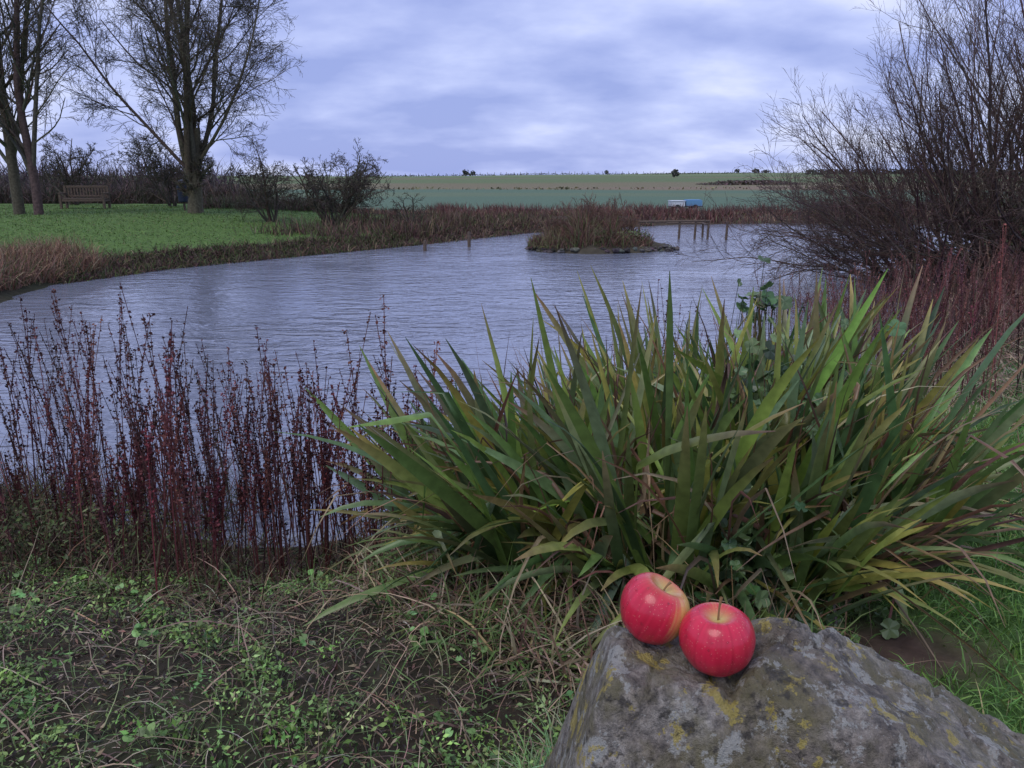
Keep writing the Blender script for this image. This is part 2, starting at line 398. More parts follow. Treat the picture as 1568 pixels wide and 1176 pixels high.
col = pick(gr, [3, 4, 3, 3, 1.5, 2], n); kk = np.where(U(0, 1, n) < .3, rng.integers(4, 8, n), -1)
low = ribbons(P, h, U(.4, .9, n), U(.02, .044, n), col, pick([(.36, .30, .09), (.26, .16, .08), (.13, .19, .06)], [1, 1, 1], n), S=9, droop=U(.3, 1.3, n), fold=.35, prof=prof, twist=1.3, cpow=4, kink=(kk, U(.5, 1.5, n)))
n = 900; az = U(0, 2*np.pi, n); r = np.sqrt(U(.02, 1.0, n)); P = np.stack([cx+r*np.cos(az)*.95, cy+r*np.sin(az)*.88, np.zeros(n)], 1); P[:, 2] = H(P[:, 0], P[:, 1])
h = np.stack([np.cos(az)*r*.7+rng.normal(0, .36, n), np.sin(az)*r*.6+rng.normal(0, .36, n), U(.8, 2.0, n)], 1)
c = pick([(.30, .18, .10), (.20, .10, .065), (.42, .32, .19), (.11, .06, .045)], [3, 3, 2, 1.6], n); kk = np.where(U(0, 1, n) < .45, rng.integers(3, 8, n), -1)
dead = ribbons(P, h, U(.45, 1.15, n), U(.007, .030, n), c, c*.85, S=8, droop=U(.1, 1.6, n), fold=.6, twist=2.5, wig=.05, kink=(kk, U(.6, 2.2, n)))
v, f, c = join([sed, low, dead]); build('iris_tussock', v, f, c, m_leaf, True)

# leafy mallow growing through the tussock
cl = [(.72, 2.36, .30, .12), (.80, 2.30, .16, .13), (.95, 2.30, .08, .14), (1.05, 2.75, .58, .13), (1.35, 3.3, .68, .16), (1.18, 3.6, .92, .08), (.95, 2.9, .76, .12), (1.1, 2.4, .02, .15), (.88, 2.4, .3, .14), (1.2, 2.9, .55, .14)]
Cc = np.concatenate([np.array(q[:3])+rng.normal(0, 1, (32, 3))*q[3]*np.array([.6, .5, .6]) for q in cl]); n = len(Cc)
Cc[:, 2] = np.maximum(Cc[:, 2], H(Cc[:, 0], Cc[:, 1])+.04)
nv_ = nrm(rng.normal(0, .5, (n, 3))+np.array([0, -.5, .75]))
lo = lobed(Cc, U(.014, .046, n), pick([(.11, .185, .065), (.17, .25, .10), (.07, .13, .05)], [3, 2, 2], n), nv_)
K = 4; Pst = np.stack([Cc + (np.array([0, 0, -1])*t*.25) + nv_*(-.03*t) for t in np.linspace(0, 1, K)], 1)
st = tubes(Pst, np.full((n, K), .0018), vary((.08, .09, .04), n), 3)
v, f, c = join([lo, st]); build('mallow_plant', v, f, c, m_leaf, False)

# ------------------------------------------------------------------ red dock stems
def docks(name, X, Y, hmin, hmax, seeds=70, col=(.11, .036, .034), rad=.0036, ssz=.008, lean=.08, nb=3):
    n = len(X); Z = np.maximum(H(X, Y)-.02, WZ-.15)
    Ht = hmin+(hmax-hmin)*U(0, 1, n)**1.3; K = 6
    d = nrm(np.stack([rng.normal(0, lean, n), rng.normal(0, lean, n), np.ones(n)], 1)); t = np.linspace(0, 1, K)
    bend = rng.normal(0, .05, (n, 3))*np.array([1, 1, 0])
    P = np.stack([X, Y, Z], 1)[:, None]+d[:, None]*Ht[:, None, None]*t[None, :, None]+bend[:, None]*(t**2)[None, :, None]*Ht[:, None, None]
    cc = pick([col, (col[0]*1.5, col[1]*1.9, col[2]*1.7), (col[0]*.6, col[1]*.8, col[2]*.8)], [3, 1, 2], n, .25, .1)
    parts = [tubes(P, np.full((n, K), rad)*(1.3-.8*t)[None], cc, 4)]
    pi = np.repeat(np.arange(n), nb); tb = U(.35, .85, n*nb); k = tb*(K-1); k0 = k.astype(int); fr = (k-k0)[:, None]
    p0 = P[pi, k0]*(1-fr)+P[pi, k0+1]*fr
    a = U(0, 2*np.pi, n*nb); bd_ = nrm(np.stack([np.cos(a)*.28, np.sin(a)*.28, np.ones(n*nb)], 1)); bl = Ht[pi]*U(.10, .28, n*nb)
    tt = np.linspace(0, 1, 4); B = p0[:, None]+bd_[:, None]*bl[:, None, None]*tt[None, :, None]; B[:, :, 2] += (tt**2*.02)[None]
    parts.append(tubes(B, np.full((n*nb, 4), rad*.5), cc[pi], 3))
    if seeds:
        ns = n*seeds; si = rng.integers(0, n, ns); ts = 1-U(0, 1, ns)**1.3*.5; ts = np.round(ts*26)/26+rng.normal(0, .004, ns)
        k = np.clip(ts*(K-1), 0, K-1.001); k0 = k.astype(int); fr = (k-k0)[:, None]
        q = P[si, k0]*(1-fr)+P[si, k0+1]*fr; q += rng.normal(0, .0065, (ns, 3))
        ns2 = n*nb*(seeds//5); s2 = rng.integers(0, n*nb, ns2); t2 = U(.1, 1, ns2)[:, None]
        q2 = B[s2, 0]*(1-t2)+B[s2, 3]*t2+rng.normal(0, .005, (ns2, 3))
        q = np.concatenate([q, q2]); ci = np.concatenate([cc[si], cc[pi[s2]]])*U(.5, 1.5, len(q))[:, None]
        parts.append(leafcards(q, U(.5, 1.3, len(q))*ssz, ci, 0, .7))
    v, f, c = join(parts); return build(name, v, f, c, m_seed)
def clumped(n, x0, x1, y0, y1, nc, s):
    ccx = U(x0, x1, nc); ccy = U(y0, y1, nc); k = rng.integers(0, nc, n)
    return ccx[k]+rng.normal(0, s, n), ccy[k]+rng.normal(0, s, n)
X, Y = clumped(240, -3.9, -1.1, 3.0, 4.8, 60, .13); X2, Y2 = clumped(140, -1.7, -.42, 3.0, 4.5, 34, .09)
X = np.concatenate([X, X2]); Y = np.concatenate([Y, Y2])
docks('red_dock_stems', X, Y, .5, 1.28)
X, Y = clumped(12, -2.75, -2.3, 3.9, 4.3, 4, .06); docks('red_dock_stems.003', X, Y, 1.3, 1.5, 90)
X, Y = clumped(90, 1.0, 4.0, 5.2, 7.2, 20, .2); docks('red_dock_stems.001', X, Y, .8, 1.4, 40)
X, Y = clumped(420, 4.4, 8.6, 8.2, 12.0, 50, .35); X2, Y2 = clumped(260, 6.2, 10, 10.5, 13.8, 40, .4); X = np.concatenate([X, X2]); Y = np.concatenate([Y, Y2])
docks('red_dock_stems.002', X, Y, .5, 1.15, 26, (.15, .070, .062), .0045, ssz=.011, lean=.26)

def tangle(X, Y, L0, L1, w, cols, wts, droop=(.3, 2.), S=5, lean=.7, zoff=0, wig=.12):
    n = len(X); P = np.stack([X, Y, H(X, Y)+zoff], 1)
    P[:, 2] = np.maximum(P[:, 2], WZ-.03)
    D = np.concatenate([rng.normal(0, lean, (n, 2)), np.ones((n, 1))], 1); c = pick(cols, wts, n)
    return ribbons(P, D, U(L0, L1, n), U(w*.6, w*1.4, n), c, c*U(.7, 1.3, n)[:, None], S=S, droop=U(*droop, n), wig=wig)
brown = [(.10, .06, .045), (.16, .11, .07), (.07, .042, .034), (.24, .18, .12), (.09, .11, .045)]
X = U(-4.6, -.2, 6500); Y = U(2.7, 5.0, 6500); k = wob(X, Y, 2) > -.4; X, Y = X[k], Y[k]
T1 = tangle(X, Y, .10, .38, .006, brown, [3, 2, 3, .6, 3])
X, Y = clumped(6000, -4.8, -1.9, 2.9, 4.7, 34, .25); T2 = tangle(X, Y, .22, .6, .006, brown, [3, 2, 3, .5, 5], lean=.4)
n = 7000; X, Y = clumped(n, -3.6, -1.7, 2.7, 3.7, 26, .2); T2b = leafcards(np.stack([X, Y, H(X, Y)+U(.02, .38, n)], 1), U(.006, .016, n), pick([(.10, .13, .05), (.08, .07, .04), (.13, .17, .07)], [2, 2, 1], n), .3, .4)
az = U(2.7, 4.9, 4200); r = U(.75, 1.4, 4200); X = cx+r*np.cos(az)*1.0; Y = cy+r*np.sin(az)*.95
T3 = tangle(X, Y, .10, .40, .007, [(.32, .24, .15), (.20, .13, .09), (.42, .34, .23), (.12, .19, .06)], [3, 3, 1.2, 3], lean=.9)
v, f, c = join([T1, T2, T2b, T3]); build('dead_undergrowth', v, f, c, m_dry)

# ------------------------------------------------------------------ ground cover bottom-left
nc = 1500; X = U(-3.6, .75, nc*5); Y = U(.9, 3.6, nc*5); k = (wob(X, Y, 2.2)+.8*wob(X+5, Y, 6)+.35*rng.normal(0, 1, nc*5) > .4); X, Y = X[k][:nc], Y[k][:nc]; nc = len(X)
k = np.repeat(np.arange(nc), 26); n = len(k); sp_ = U(.016, .042, nc)[k]
px = X[k]+rng.normal(0, 1, n)*sp_; py = Y[k]+rng.normal(0, 1, n)*sp_; pz = H(px, py)+U(.005, .075, n)
gcol = pick([(.19, .31, .075), (.14, .24, .065), (.27, .40, .13), (.10, .15, .05)], [3, 3, 1.6, 2], nc, .28)[k]*U(.7, 1.2, n)[:, None]
G1 = leafcards(np.stack([px, py, pz], 1), U(.004, .010, n)*U(.8, 1.5, nc)[k], gcol, .5, .5)
n = 11000; px = U(-3.6, .8, n); py = U(.9, 3.7, n); G1b = leafcards(np.stack([px, py, H(px, py)+U(0, .05, n)], 1), U(.003, .009, n), pick([(.12, .18, .06), (.17, .21, .08), (.10, .11, .055)], [2, 1, 2], n), .4, .4)
n = 26000; px = U(-4, 1.0, n); py = U(.8, 4.1, n)
G2 = leafcards(np.stack([px, py, H(px, py)+U(0, .035, n)], 1), U(.005, .018, n), pick([(.075, .046, .034), (.19, .12, .08), (.035, .028, .024), (.32, .24, .16), (.11, .12, .05)], [4, 3, 4, 1.4, 1.5], n), .4, .3)
n = 18000; X = U(-3.8, .9, n); Y = U(.9, 4, n)
G3 = tangle(X, Y, .04, .24, .0032, [(.12, .19, .06), (.20, .25, .10), (.24, .175, .12), (.40, .32, .22), (.12, .08, .06)], [3, 1.5, 3.6, 1.8, 2], lean=1.6)
n = 190; X = U(-3.4, .5, n); Y = U(1.3, 3.4, n)
G4 = tangle(X, Y, .15, .5, .005, [(.38, .26, .18), (.24, .16, .11)], [1, 1], lean=2.2, droop=(.2, .8), wig=.06)
v, f, c = join([G1, G1b, G2, G3, G4]); build('ground_cover_weeds', v, f, c, m_grass)
nc = 55; X = U(-3.0, .5, nc); Y = U(1.25, 3.4, nc); k = np.repeat(np.arange(nc), 6); n = len(k); X = X[k]+rng.normal(0, .035, n); Y = Y[k]+rng.normal(0, .035, n)
v, f, c = lobed(np.stack([X, Y, H(X, Y)+U(.03, .09, n)], 1), U(.008, .019, n), pick([(.15, .26, .08), (.21, .33, .12)], [2, 1], n), nrm(rng.normal(0, .5, (n, 3))+[0, -.2, .9]), 3)
build('nettle_leaves', v, f, c, m_grass)

# ------------------------------------------------------------------ grass near right
def grass(X, Y, l0, l1, w, cols, wts, droop=(.3, 1.4), lean=.45, S=4):
    n = len(X); P = np.stack([X, Y, H(X, Y)-.01], 1); D = np.concatenate([rng.normal(0, lean, (n, 2)), np.ones((n, 1))], 1)
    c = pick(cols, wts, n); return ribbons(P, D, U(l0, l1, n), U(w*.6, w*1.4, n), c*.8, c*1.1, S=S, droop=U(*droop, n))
gc = [(.13, .26, .055), (.17, .32, .075), (.09, .19, .045), (.30, .27, .12)]
n = 85000; X = U(.75, 4.6, n); Y = U(.7, 5.8, n); d_ = pond_d(X, Y)
mudk = np.exp(-(((X-1.3)/.25)**2+((Y-2.2)/.16)**2)); k = (d_ > .2) & (X > 1.0+.2*wob(X, Y, 2)-.3*(Y < 1.6)) & (mudk*1.4 < U(0, 1, n)); X, Y = X[k], Y[k]
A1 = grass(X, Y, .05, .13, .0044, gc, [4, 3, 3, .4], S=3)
n = 6500; X, Y = clumped(n, 1.4, 4.2, 2.6, 5.2, 80, .12); k = (pond_d(X, Y) > .1); X, Y = X[k], Y[k]
A2 = grass(X, Y, .10, .28, .005, [(.11, .20, .05), (.22, .22, .10), (.32, .26, .17), (.15, .26, .08)], [3, 2, 1.6, 2], lean=.8)
n = 2600; X, Y = clumped(n, -.02, .35, 1.35, 1.7, 12, .06); A3 = grass(X, Y, .08, .19, .004, [(.15, .28, .09), (.20, .32, .14), (.34, .29, .18)], [3, 2, 1.4], lean=.8)
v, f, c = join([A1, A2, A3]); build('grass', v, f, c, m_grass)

n = 85000; X = U(-26, -2, n); Y = U(12, 38, n); d_ = pond_d(X, Y); wn, wl, wr, wf = weights(X, Y); k = (d_ > .55) & (wl > .5); X, Y = X[k], Y[k]
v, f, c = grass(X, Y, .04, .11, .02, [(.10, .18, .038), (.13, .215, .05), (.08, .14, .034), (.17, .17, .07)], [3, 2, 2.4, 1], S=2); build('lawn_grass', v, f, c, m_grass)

# ------------------------------------------------------------------ shoreline fringe vegetation
def along(poly, n, off0, off1):
    poly = np.array(poly, float); seg = np.linalg.norm(np.diff(poly, axis=0), axis=1); cum = np.concatenate([[0], np.cumsum(seg)])
    t = U(0, cum[-1], n); i = np.clip(np.searchsorted(cum, t)-1, 0, len(seg)-1); fr = ((t-cum[i])/seg[i])[:, None]
    p = poly[i]*(1-fr)+poly[i+1]*fr; d = nrm(poly[i+1]-poly[i]); nn = np.stack([-d[:, 1], d[:, 0]], 1)
    return p+nn*U(off0, off1, n)[:, None]
redb = [(.12, .068, .058), (.09, .058, .05), (.18, .125, .085), (.26, .19, .125), (.085, .11, .042)]
parts = []
q = along(POND[4:8], 9500, -.15, .85); parts.append(tangle(q[:, 0], q[:, 1], .12, .36, .02, redb, [2, 4, 1.2, .4, 5], lean=.4, S=3))
q = along(POND[7:11], 6500, -.2, 1.2); parts.append(tangle(q[:, 0], q[:, 1], .12, .36, .025, redb, [3, 4, 2, .6, 2], lean=.4, S=3))
q = along([(-4.6, 23.0), (-3, 25), (.4, 30.2), (3, 33)], 4500, .4, 3.4); parts.append(tangle(q[:, 0], q[:, 1], .15, .45, .022, redb, [4, 4, 1.5, .5, 3], lean=.3, S=3, droop=(0, .8)))
qx, qy = clumped(2600, -7.5, -2, 24, 31, 26, .35); k = pond_d(qx, qy) > .3; parts.append(tangle(qx[k], qy[k], .25, .8, .02, redb, [4, 3, 1.5, .5, 2], lean=.3, S=4, droop=(0, .8)))
q = along([(-9.3, 13.4), (-9.5, 15.2), (-9.0, 17.2)], 7500, -.1, 1.3); parts.append(tangle(q[:, 0], q[:, 1], .25, .75, .014, [(.30, .18, .12), (.20, .115, .085), (.38, .28, .18), (.10, .13, .05)], [3, 3, 1.2, 1.2], lean=.3, S=3, droop=(.2, 1.2)))
v, f, c = join(parts); build('bank_reeds', v, f, c, m_dry)
n = 30000; X = U(-12, 34, n); Y = U(33, 42.5, n); d_ = pond_d(X, Y); k = (d_ > 0) & (wob(X*.5, Y*.5) > U(-1.8, .3, n)); X, Y = X[k], Y[k]; wn, wl, wr, wf = weights(X, Y)
k = (wf > .3); X, Y = X[k], Y[k]
v1 = tangle(X, Y, .10, .42, .04, [(.17, .085, .075), (.12, .065, .056), (.24, .175, .115), (.30, .25, .17), (.11, .12, .06)], [4, 3, 2, 1, 1.5], lean=.3, S=3, droop=(0, .8))
X, Y = clumped(5000, -4, 20, 36, 42, 40, .5); k = pond_d(X, Y) > .2; X, Y = X[k], Y[k]
v2 = tangle(X, Y, .3, .75, .035, [(.17, .085, .075), (.12, .07, .06)], [1, 1], lean=.25, S=3, droop=(0, .8))
v, f, c = join([v1, v2]); build('far_bank_rushes', v, f, c, m_dry)
n = 14000; X = U(4.2, 20, n); Y = U(7, 34, n); d_ = pond_d(X, Y); k = (d_ > -.3) & (d_ < 5); X, Y = X[k], Y[k]
v1 = tangle(X, Y, .2, .7, .012, [(.14, .078, .065), (.10, .062, .052), (.27, .20, .15), (.09, .105, .055)], [4, 3, 1.5, 1.5], lean=.5, S=4)
X, Y = clumped(5000, 4.6, 9.5, 8.2, 13.5, 60, .35); v2 = tangle(X, Y, .2, .75, .008, [(.17, .08, .07), (.12, .06, .055), (.28, .20, .16)], [3, 3, 1], lean=.5, S=4)
v, f, c = join([v1, v2]); build('right_bank_undergrowth', v, f, c, m_dry)
n = 9000; X = U(3.0, 7.5, n); Y = U(4.6, 9, n); d_ = pond_d(X, Y); k = (d_ > 0) & (d_ < 1.6); X, Y = X[k], Y[k]
v, f, c = tangle(X, Y, .1, .4, .008, [(.36, .29, .21), (.25, .17, .13), (.11, .16, .06)], [3, 3, 1.5], lean=1.0, S=4); build('dry_grass', v, f, c, m_dry)

# ------------------------------------------------------------------ trees
def grow(P, D, Ln, R0, K=6, wig=.12, up=.05, taper=.35):
    N = len(P); pts = np.zeros((N, K, 3)); pts[:, 0] = P; d = nrm(D)
    for i in range(1, K):
        d = nrm(d+rng.normal(0, wig, (N, 3))+np.array([0, 0, up])); pts[:, i] = pts[:, i-1]+d*(Ln/(K-1))[:, None]
    R = R0[:, None]*(1-(1-taper)*np.linspace(0, 1, K))[None]
    return pts, R
def spawn(pts, R, Ln, nch, tmin, ang, ratio, rr=.6, jit=.25):
    N, K, _ = pts.shape; n = N*nch; pi = np.repeat(np.arange(N), nch)
    t = tmin+(1-tmin)*(np.tile((np.arange(nch)+.5)/nch, N)+U(-.4, .4, n)/nch); t = np.clip(t, 0, .995)
    k = t*(K-1); k0 = k.astype(int); fr = (k-k0)[:, None]
    p = pts[pi, k0]*(1-fr)+pts[pi, k0+1]*fr; d = nrm(pts[pi, k0+1]-pts[pi, k0])
    r = R[pi, k0]*(1-fr[:, 0])+R[pi, k0+1]*fr[:, 0]
    perp = nrm(np.cross(d, rng.normal(0, 1, (n, 3)))); a = np.radians(ang)*(1+rng.normal(0, jit, n))[:, None]
    nd = d*np.cos(a)+perp*np.sin(a)
    L2 = Ln[pi]*ratio*(1.15-.55*t)*U(.7, 1.25, n)
    return p, nd, L2, r*rr
def tree(name, P, D, Ln, R0, levels, col, K=8, wig=.06, up=.04, minr=.006, tw=.3, smooth=True):
    pts, R = grow(np.array(P, float), np.array(D, float), np.array(Ln, float), np.array(R0, float), K, wig, up, tw)
    parts = [tubes(pts, R, vary(col, len(pts), .1), 8)]; L_ = np.array(Ln, float)
    for li, (nch, tmin, ang, ratio, rr, wg, upp, Kk) in enumerate(levels):
        p, d, L_, r = spawn(pts, R, L_, nch, tmin, ang, ratio, rr)
        r = np.maximum(r, minr); pts, R = grow(p, d, L_, r, Kk, wg, upp, .4); R = np.maximum(R, minr*.7)
        parts.append(tubes(pts, R, vary(col, len(pts), .15), 5 if li == 0 else 3))
    v, f, c = join(parts); return build(name, v, f, c, m_bark, smooth)
bark = (.10, .088, .062)
def gz(x, y): return float(H(np.array([x]), np.array([y]))[0])
x0, y0 = -12.0, 30.0; z0 = gz(x0, y0)-.1
P = [(x0, y0, z0), (x0-.08, y0, z0+.9), (x0+.1, y0, z0+1.0), (x0, y0+.1, z0+1.5), (x0+.1, y0-.1, z0+1.5), (x0-.1, y0+.1, z0+1.6), (x0+.05, y0+.1, z0+1.2), (x0-.05, y0-.1, z0+1.0)]
D = [(0, 0, 1), (-.26, .1, 1), (.20, -.05, 1), (-.04, .2, 1), (.62, -.1, 1), (-.70, -.2, 1), (.36, .3, 1), (.06, -.2, 1)]
tree('bare_tree', P, D, [3.2, 10.5, 10, 11, 7, 7, 9, 10], [.30, .13, .125, .14, .07, .07, .10, .11],
     [(14, .12, 44, .34, .42, .10, .05, 7), (9, .12, 42, .48, .5, .13, .03, 6), (7, .1, 40, .52, .6, .16, -.01, 4), (3, .2, 40, .6, .7, .18, -.02, 4)], bark, K=10, minr=.0072, wig=.07)
x0, y0 = -16.75, 28.0; z0 = gz(x0, y0)-.1
tree('bare_tree.001', [(x0, y0, z0), (x0, y0, z0+1.4), (x0, y0, z0+1.2)], [(-.02, 0, 1), (.22, 0, 1), (-.3, .1, 1)], [10, 9, 9], [.16, .085, .085],
     [(15, .12, 40, .30, .42, .09, .06, 7), (9, .12, 40, .5, .55, .13, .03, 5), (7, .15, 38, .5, .6, .15, 0, 4)], bark, K=10, minr=.008, wig=.04)
x0, y0 = -17.8, 28.6; z0 = gz(x0, y0)-.1
tree('bare_tree.002', [(x0, y0, z0), (x0, y0, z0+1.8)], [(.04, 0, 1), (.3, 0, 1)], [11, 8], [.19, .09],
     [(15, .12, 40, .30, .42, .09, .06, 7), (8, .12, 40, .5, .55, .13, .03, 5), (6, .15, 38, .5, .6, .15, 0, 4)], bark, K=10, minr=.008, wig=.04)
def shrub(name, x0, y0, h, spread, ns, lv, col, minr=.007, lean=(0, 0)):
    z0 = gz(x0, y0)-.05; a = U(0, 2*np.pi, ns); s = U(.1, 1, ns)*spread
    P = np.stack([x0+np.cos(a)*.12, y0+np.sin(a)*.12, np.full(ns, z0)], 1); D = np.stack([np.cos(a)*s+lean[0], np.sin(a)*s+lean[1], np.ones(ns)], 1)
    return tree(name, P, D, U(.75, 1.05, ns)*h, U(.03, .055, ns), lv, col, K=7, wig=.14, up=.02, minr=minr)
lvh = [(8, .22, 52, .42, .55, .16, 0, 6), (7, .15, 50, .5, .6, .2, 0, 5), (5, .1, 50, .5, .6, .2, 0, 4)]
hc = (.075, .065, .05)
shrub('hawthorn_bush', -8.5, 28, 2.5, .5, 7, lvh, hc, .008)
shrub('hawthorn_bush.001', -6.2, 27.5, 2.6, .95, 16, lvh, hc, .008)
shrub('hawthorn_bush.002', -3.4, 27.2, 1.2, 1.0, 5, lvh[:2], hc, .009)
shrub('hawthorn_bush.003', -15.4, 36, 3.2, .8, 8, lvh, hc, .011)
shrub('hawthorn_bush.004', -21.0, 38, 3.0, .8, 8, lvh, hc, .011)

wc = (.105, .074, .062)
ns = 84; bx = U(8.6, 13.4, ns); by = U(14.2, 19.0, ns); P = np.stack([bx, by, H(bx, by)-.1], 1)
sx = (bx-11.4)/2.4
D = np.stack([sx*.62+rng.normal(-.08, .22, ns), (by-16.5)*.12+rng.normal(0, .2, ns), np.ones(ns)], 1)
Ln = 5.5*U(.72, 1.1, ns)*np.clip(.66+.16*(bx-8.6), .62, 1.25)
lvw = [(9, .10, 25, .42, .5, .08, .07, 6), (6, .12, 28, .5, .55, .1, .05, 4), (4, .1, 32, .55, .6, .1, .03, 3)]
tree('willow_thicket', P, D, Ln, U(.02, .045, ns), lvw, wc, K=8, wig=.07, up=.02, minr=.0038)
ns = 48; bx = U(7.3, 9.8, ns); by = U(13.6, 17.5, ns); P = np.stack([bx, by, np.maximum(H(bx, by), WZ)], 1)
D = np.stack([-U(.5, 1.7, ns), rng.normal(-.2, .5, ns), U(.25, 1.5, ns)], 1)
tree('willow_bush', P, D, U(2.2, 4.0, ns), U(.013, .026, ns), [(8, .12, 30, .42, .55, .1, .03, 5), (6, .1, 32, .5, .6, .12, 0, 4), (3, .1, 35, .6, .6, .12, 0, 3)], wc, K=8, wig=.08, up=-.03, minr=.004)
n = 9000; X = rng.normal(12.0, 1.3, n); Y = rng.normal(17.6, 1.0, n); Z = H(X, Y)+np.abs(rng.normal(.1, .9, n))
v, f, c = leafcards(np.stack([X, Y, Z], 1), U(.03, .06, n), pick([(.08, .095, .045), (.11, .09, .06), (.12, .08, .06)], [2, 2, 1], n), .2, .6)
build('ivy_foliage', v, f, c, m_dry)

def hedge(name, X, Y, h0, h1, w, cols, wts, S=4):
    n = len(X); P = np.stack([X, Y, H(X, Y)-.05], 1)+np.stack([0*X, 0*X, U(0, .5, n)*h0], 1); D = np.concatenate([rng.normal(0, .4, (n, 2)), np.ones((n, 1))], 1); c = pick(cols, wts, n)
    hv = (h0+(h1-h0)*(.5+.5*wob(X*.5, Y*.2)))*U(.5, 1.05, n)
    v, f, c = ribbons(P, D, hv, U(w*.6, w*1.4, n), c, c, S=S, droop=U(0, .6, n), wig=.18)
    return build(name, v, f, c, m_dry)
n = 17000; hedge('background_hedge', U(-46, -13.5, n), U(41, 46, n), .9, 2.1, .035, [(.095, .07, .066), (.12, .08, .07), (.07, .07, .05)], [3, 2, 2])
n = 5000; hedge('background_hedge.001', U(-60, -21, n), U(58, 62, n), 2.4, 3.8, .07, [(.095, .078, .085), (.115, .085, .085)], [1, 1])
n = 6000; hedge('background_hedge.002', U(17, 40, n), U(40, 46, n), .5, 1.5, .04, [(.12, .08, .07), (.09, .09, .06)], [1, 1])
n = 3500; hedge('background_hedge.003', U(-13.5, -7.5, n), U(33, 37, n), .3, .9, .03, [(.12, .08, .07), (.10, .11, .06)], [1, 1])

def puff(x, y, w, h, n, cols, base=0, sz=.25):
    a = nrm(rng.normal(0, 1, (n, 3)))*U(.1, 1, n)[:, None]**.6
    Pp = np.stack([x+a[:, 0]*w/2, y+a[:, 1]*w/2, gz(x, y)+base+h/2+a[:, 2]*h/2], 1)
    return leafcards(Pp, U(.5, 1.3, n)*sz, pick(cols, [1]*len(cols), n), .2, .7)
dk = [(.065, .075, .065), (.08, .08, .07)]
parts = []
for (x, y, w, h, n) in [(-22, 380, 3.2, 3.2, 80), (-18.5, 380, 2.6, 2.2, 60), (-20, 380, 6, 1.0, 60), (46, 390, 2.5, 1.8, 50), (50, 245, 2.4, 2.0, 110), (108, 385, 2.5, 2.2, 60), (117, 385, 3.5, 2.2, 80), (122, 385, 5, 1.4, 70)]:
    parts.append(puff(x, y, w, h, n, dk, .2, .5))
v, f, c = join(parts); build('distant_trees', v, f, c, m_dry)
parts = []
n = 2400; X = U(36, 55, n); Y = 152+rng.normal(0, 2., n); parts.append(leafcards(np.stack([X, Y, H(X, Y)+U(0, .7, n)*ss((X-36)/6)*ss((55-X)/6)], 1), U(.15, .4, n), pick([(.13, .095, .085), (.11, .10, .08)], [1, 1], n), .2, .6))
n = 4000; X = U(110, 230, n); Y = 300+rng.normal(0, 1.5, n); parts.append(leafcards(np.stack([X, Y, H(X, Y)+U(0, 1.8, n)], 1), U(.2, .6, n), pick(dk, [1, 1], n), .2, .6))
n = 4000; X = U(-160, 170, n); Y = 402+rng.normal(0, 1., n); k = wob(X*.06, Y*0) > U(-.6, .8, n); X, Y = X[k], Y[k]; parts.append(leafcards(np.stack([X, Y, H(X, Y)+U(0, .7, len(X))], 1), U(.2, .45, len(X)), pick(dk, [1, 1], len(X)), .2, .6))
n = 3000; X = U(-120, 160, n); Y = 114+rng.normal(0, .5, n)+.03*X; k = wob(X*.1, Y*0) > U(-.4, .9, n); X, Y = X[k], Y[k]; parts.append(leafcards(np.stack([X, Y, H(X, Y)+U(0, .3, len(X))], 1), U(.1, .3, len(X)), pick([(.14, .14, .08), (.2, .18, .1)], [1, 1], len(X)), .2, .6))
n = 60; X = np.linspace(-60, 140, n)+rng.normal(0, .4, n); Y = np.full(n, 399.); zz = H(X, Y)
pt = np.stack([np.stack([X, Y, zz], 1), np.stack([X, Y, zz+1.5], 1)], 1); parts.append(tubes(pt, np.full((n, 2), .12), vary((.08, .07, .06), n), 3))
v, f, c = join(parts); build('distant_hedges', v, f, c, m_dry)

# ------------------------------------------------------------------ island
m_isl = mat_vc('island_soil', .9, 6, .4, bump=.4); m_st = mat_vc('island_stone', .7, 12, .4, bump=.4)
ix, iy = 2.45, 23.3
t = np.linspace(0, 2*np.pi, 64, endpoint=False); rr2 = np.linspace(0, 1.15, 12); RR, TT = np.meshgrid(rr2, t, indexing='ij')
edge = 1+.08*np.sin(3*TT)+.05*np.sin(7*TT+1)
VX = ix+1.95*RR*edge*np.cos(TT)+.35*RR**3*(np.cos(TT) > 0)*np.cos(TT)**4; VY = iy+1.2*RR*edge*np.sin(TT)
VZ = WZ+.38*np.sqrt(np.clip(1-RR**2, 0, 1))-np.clip(RR-1, 0, 1)*1.5+.03*np.sin(VX*9)*np.sin(VY*8)
I = np.arange(VX.size).reshape(VX.shape); J = np.roll(I, -1, 1); F = np.stack([I[:-1], I[1:], J[1:], J[:-1]], -1).reshape(-1, 4)
build('island', np.stack([VX, VY, VZ], -1), F, np.tile([.06, .052, .035], (VX.size, 1)), m_isl, True)
parts = []
bm = bmesh.new(); bmesh.ops.create_icosphere(bm, subdivisions=2, radius=1); iv = np.array([v.co[:] for v in bm.verts]); fi = np.array([[v.index for v in f.verts] for f in bm.faces]); bm.free()
for i in range(230):
    a = rng.uniform(0, 2*np.pi); e = rng.uniform(.88, 1.04); s = rng.uniform(.035, .10)
    if np.cos(a) < -.2 and rng.random() < .6: continue
    p = np.array([ix+1.95*e*np.cos(a)+(.5 if np.cos(a) > .85 else 0)*rng.uniform(0, 1.3), iy+1.2*e*np.sin(a), WZ+rng.uniform(0, .12)])
    vv = iv*(1+.22*np.sin(iv@rng.normal(0, 3, 3))[:, None])*np.array([1.2, 1, .7])*s+p
    parts.append((vv, fi, np.tile(vary((.08, .072, .064), 1, .35)[0], (len(vv), 1))))
v, f, c = join(parts); build('island_stones', v, f, c, m_st)
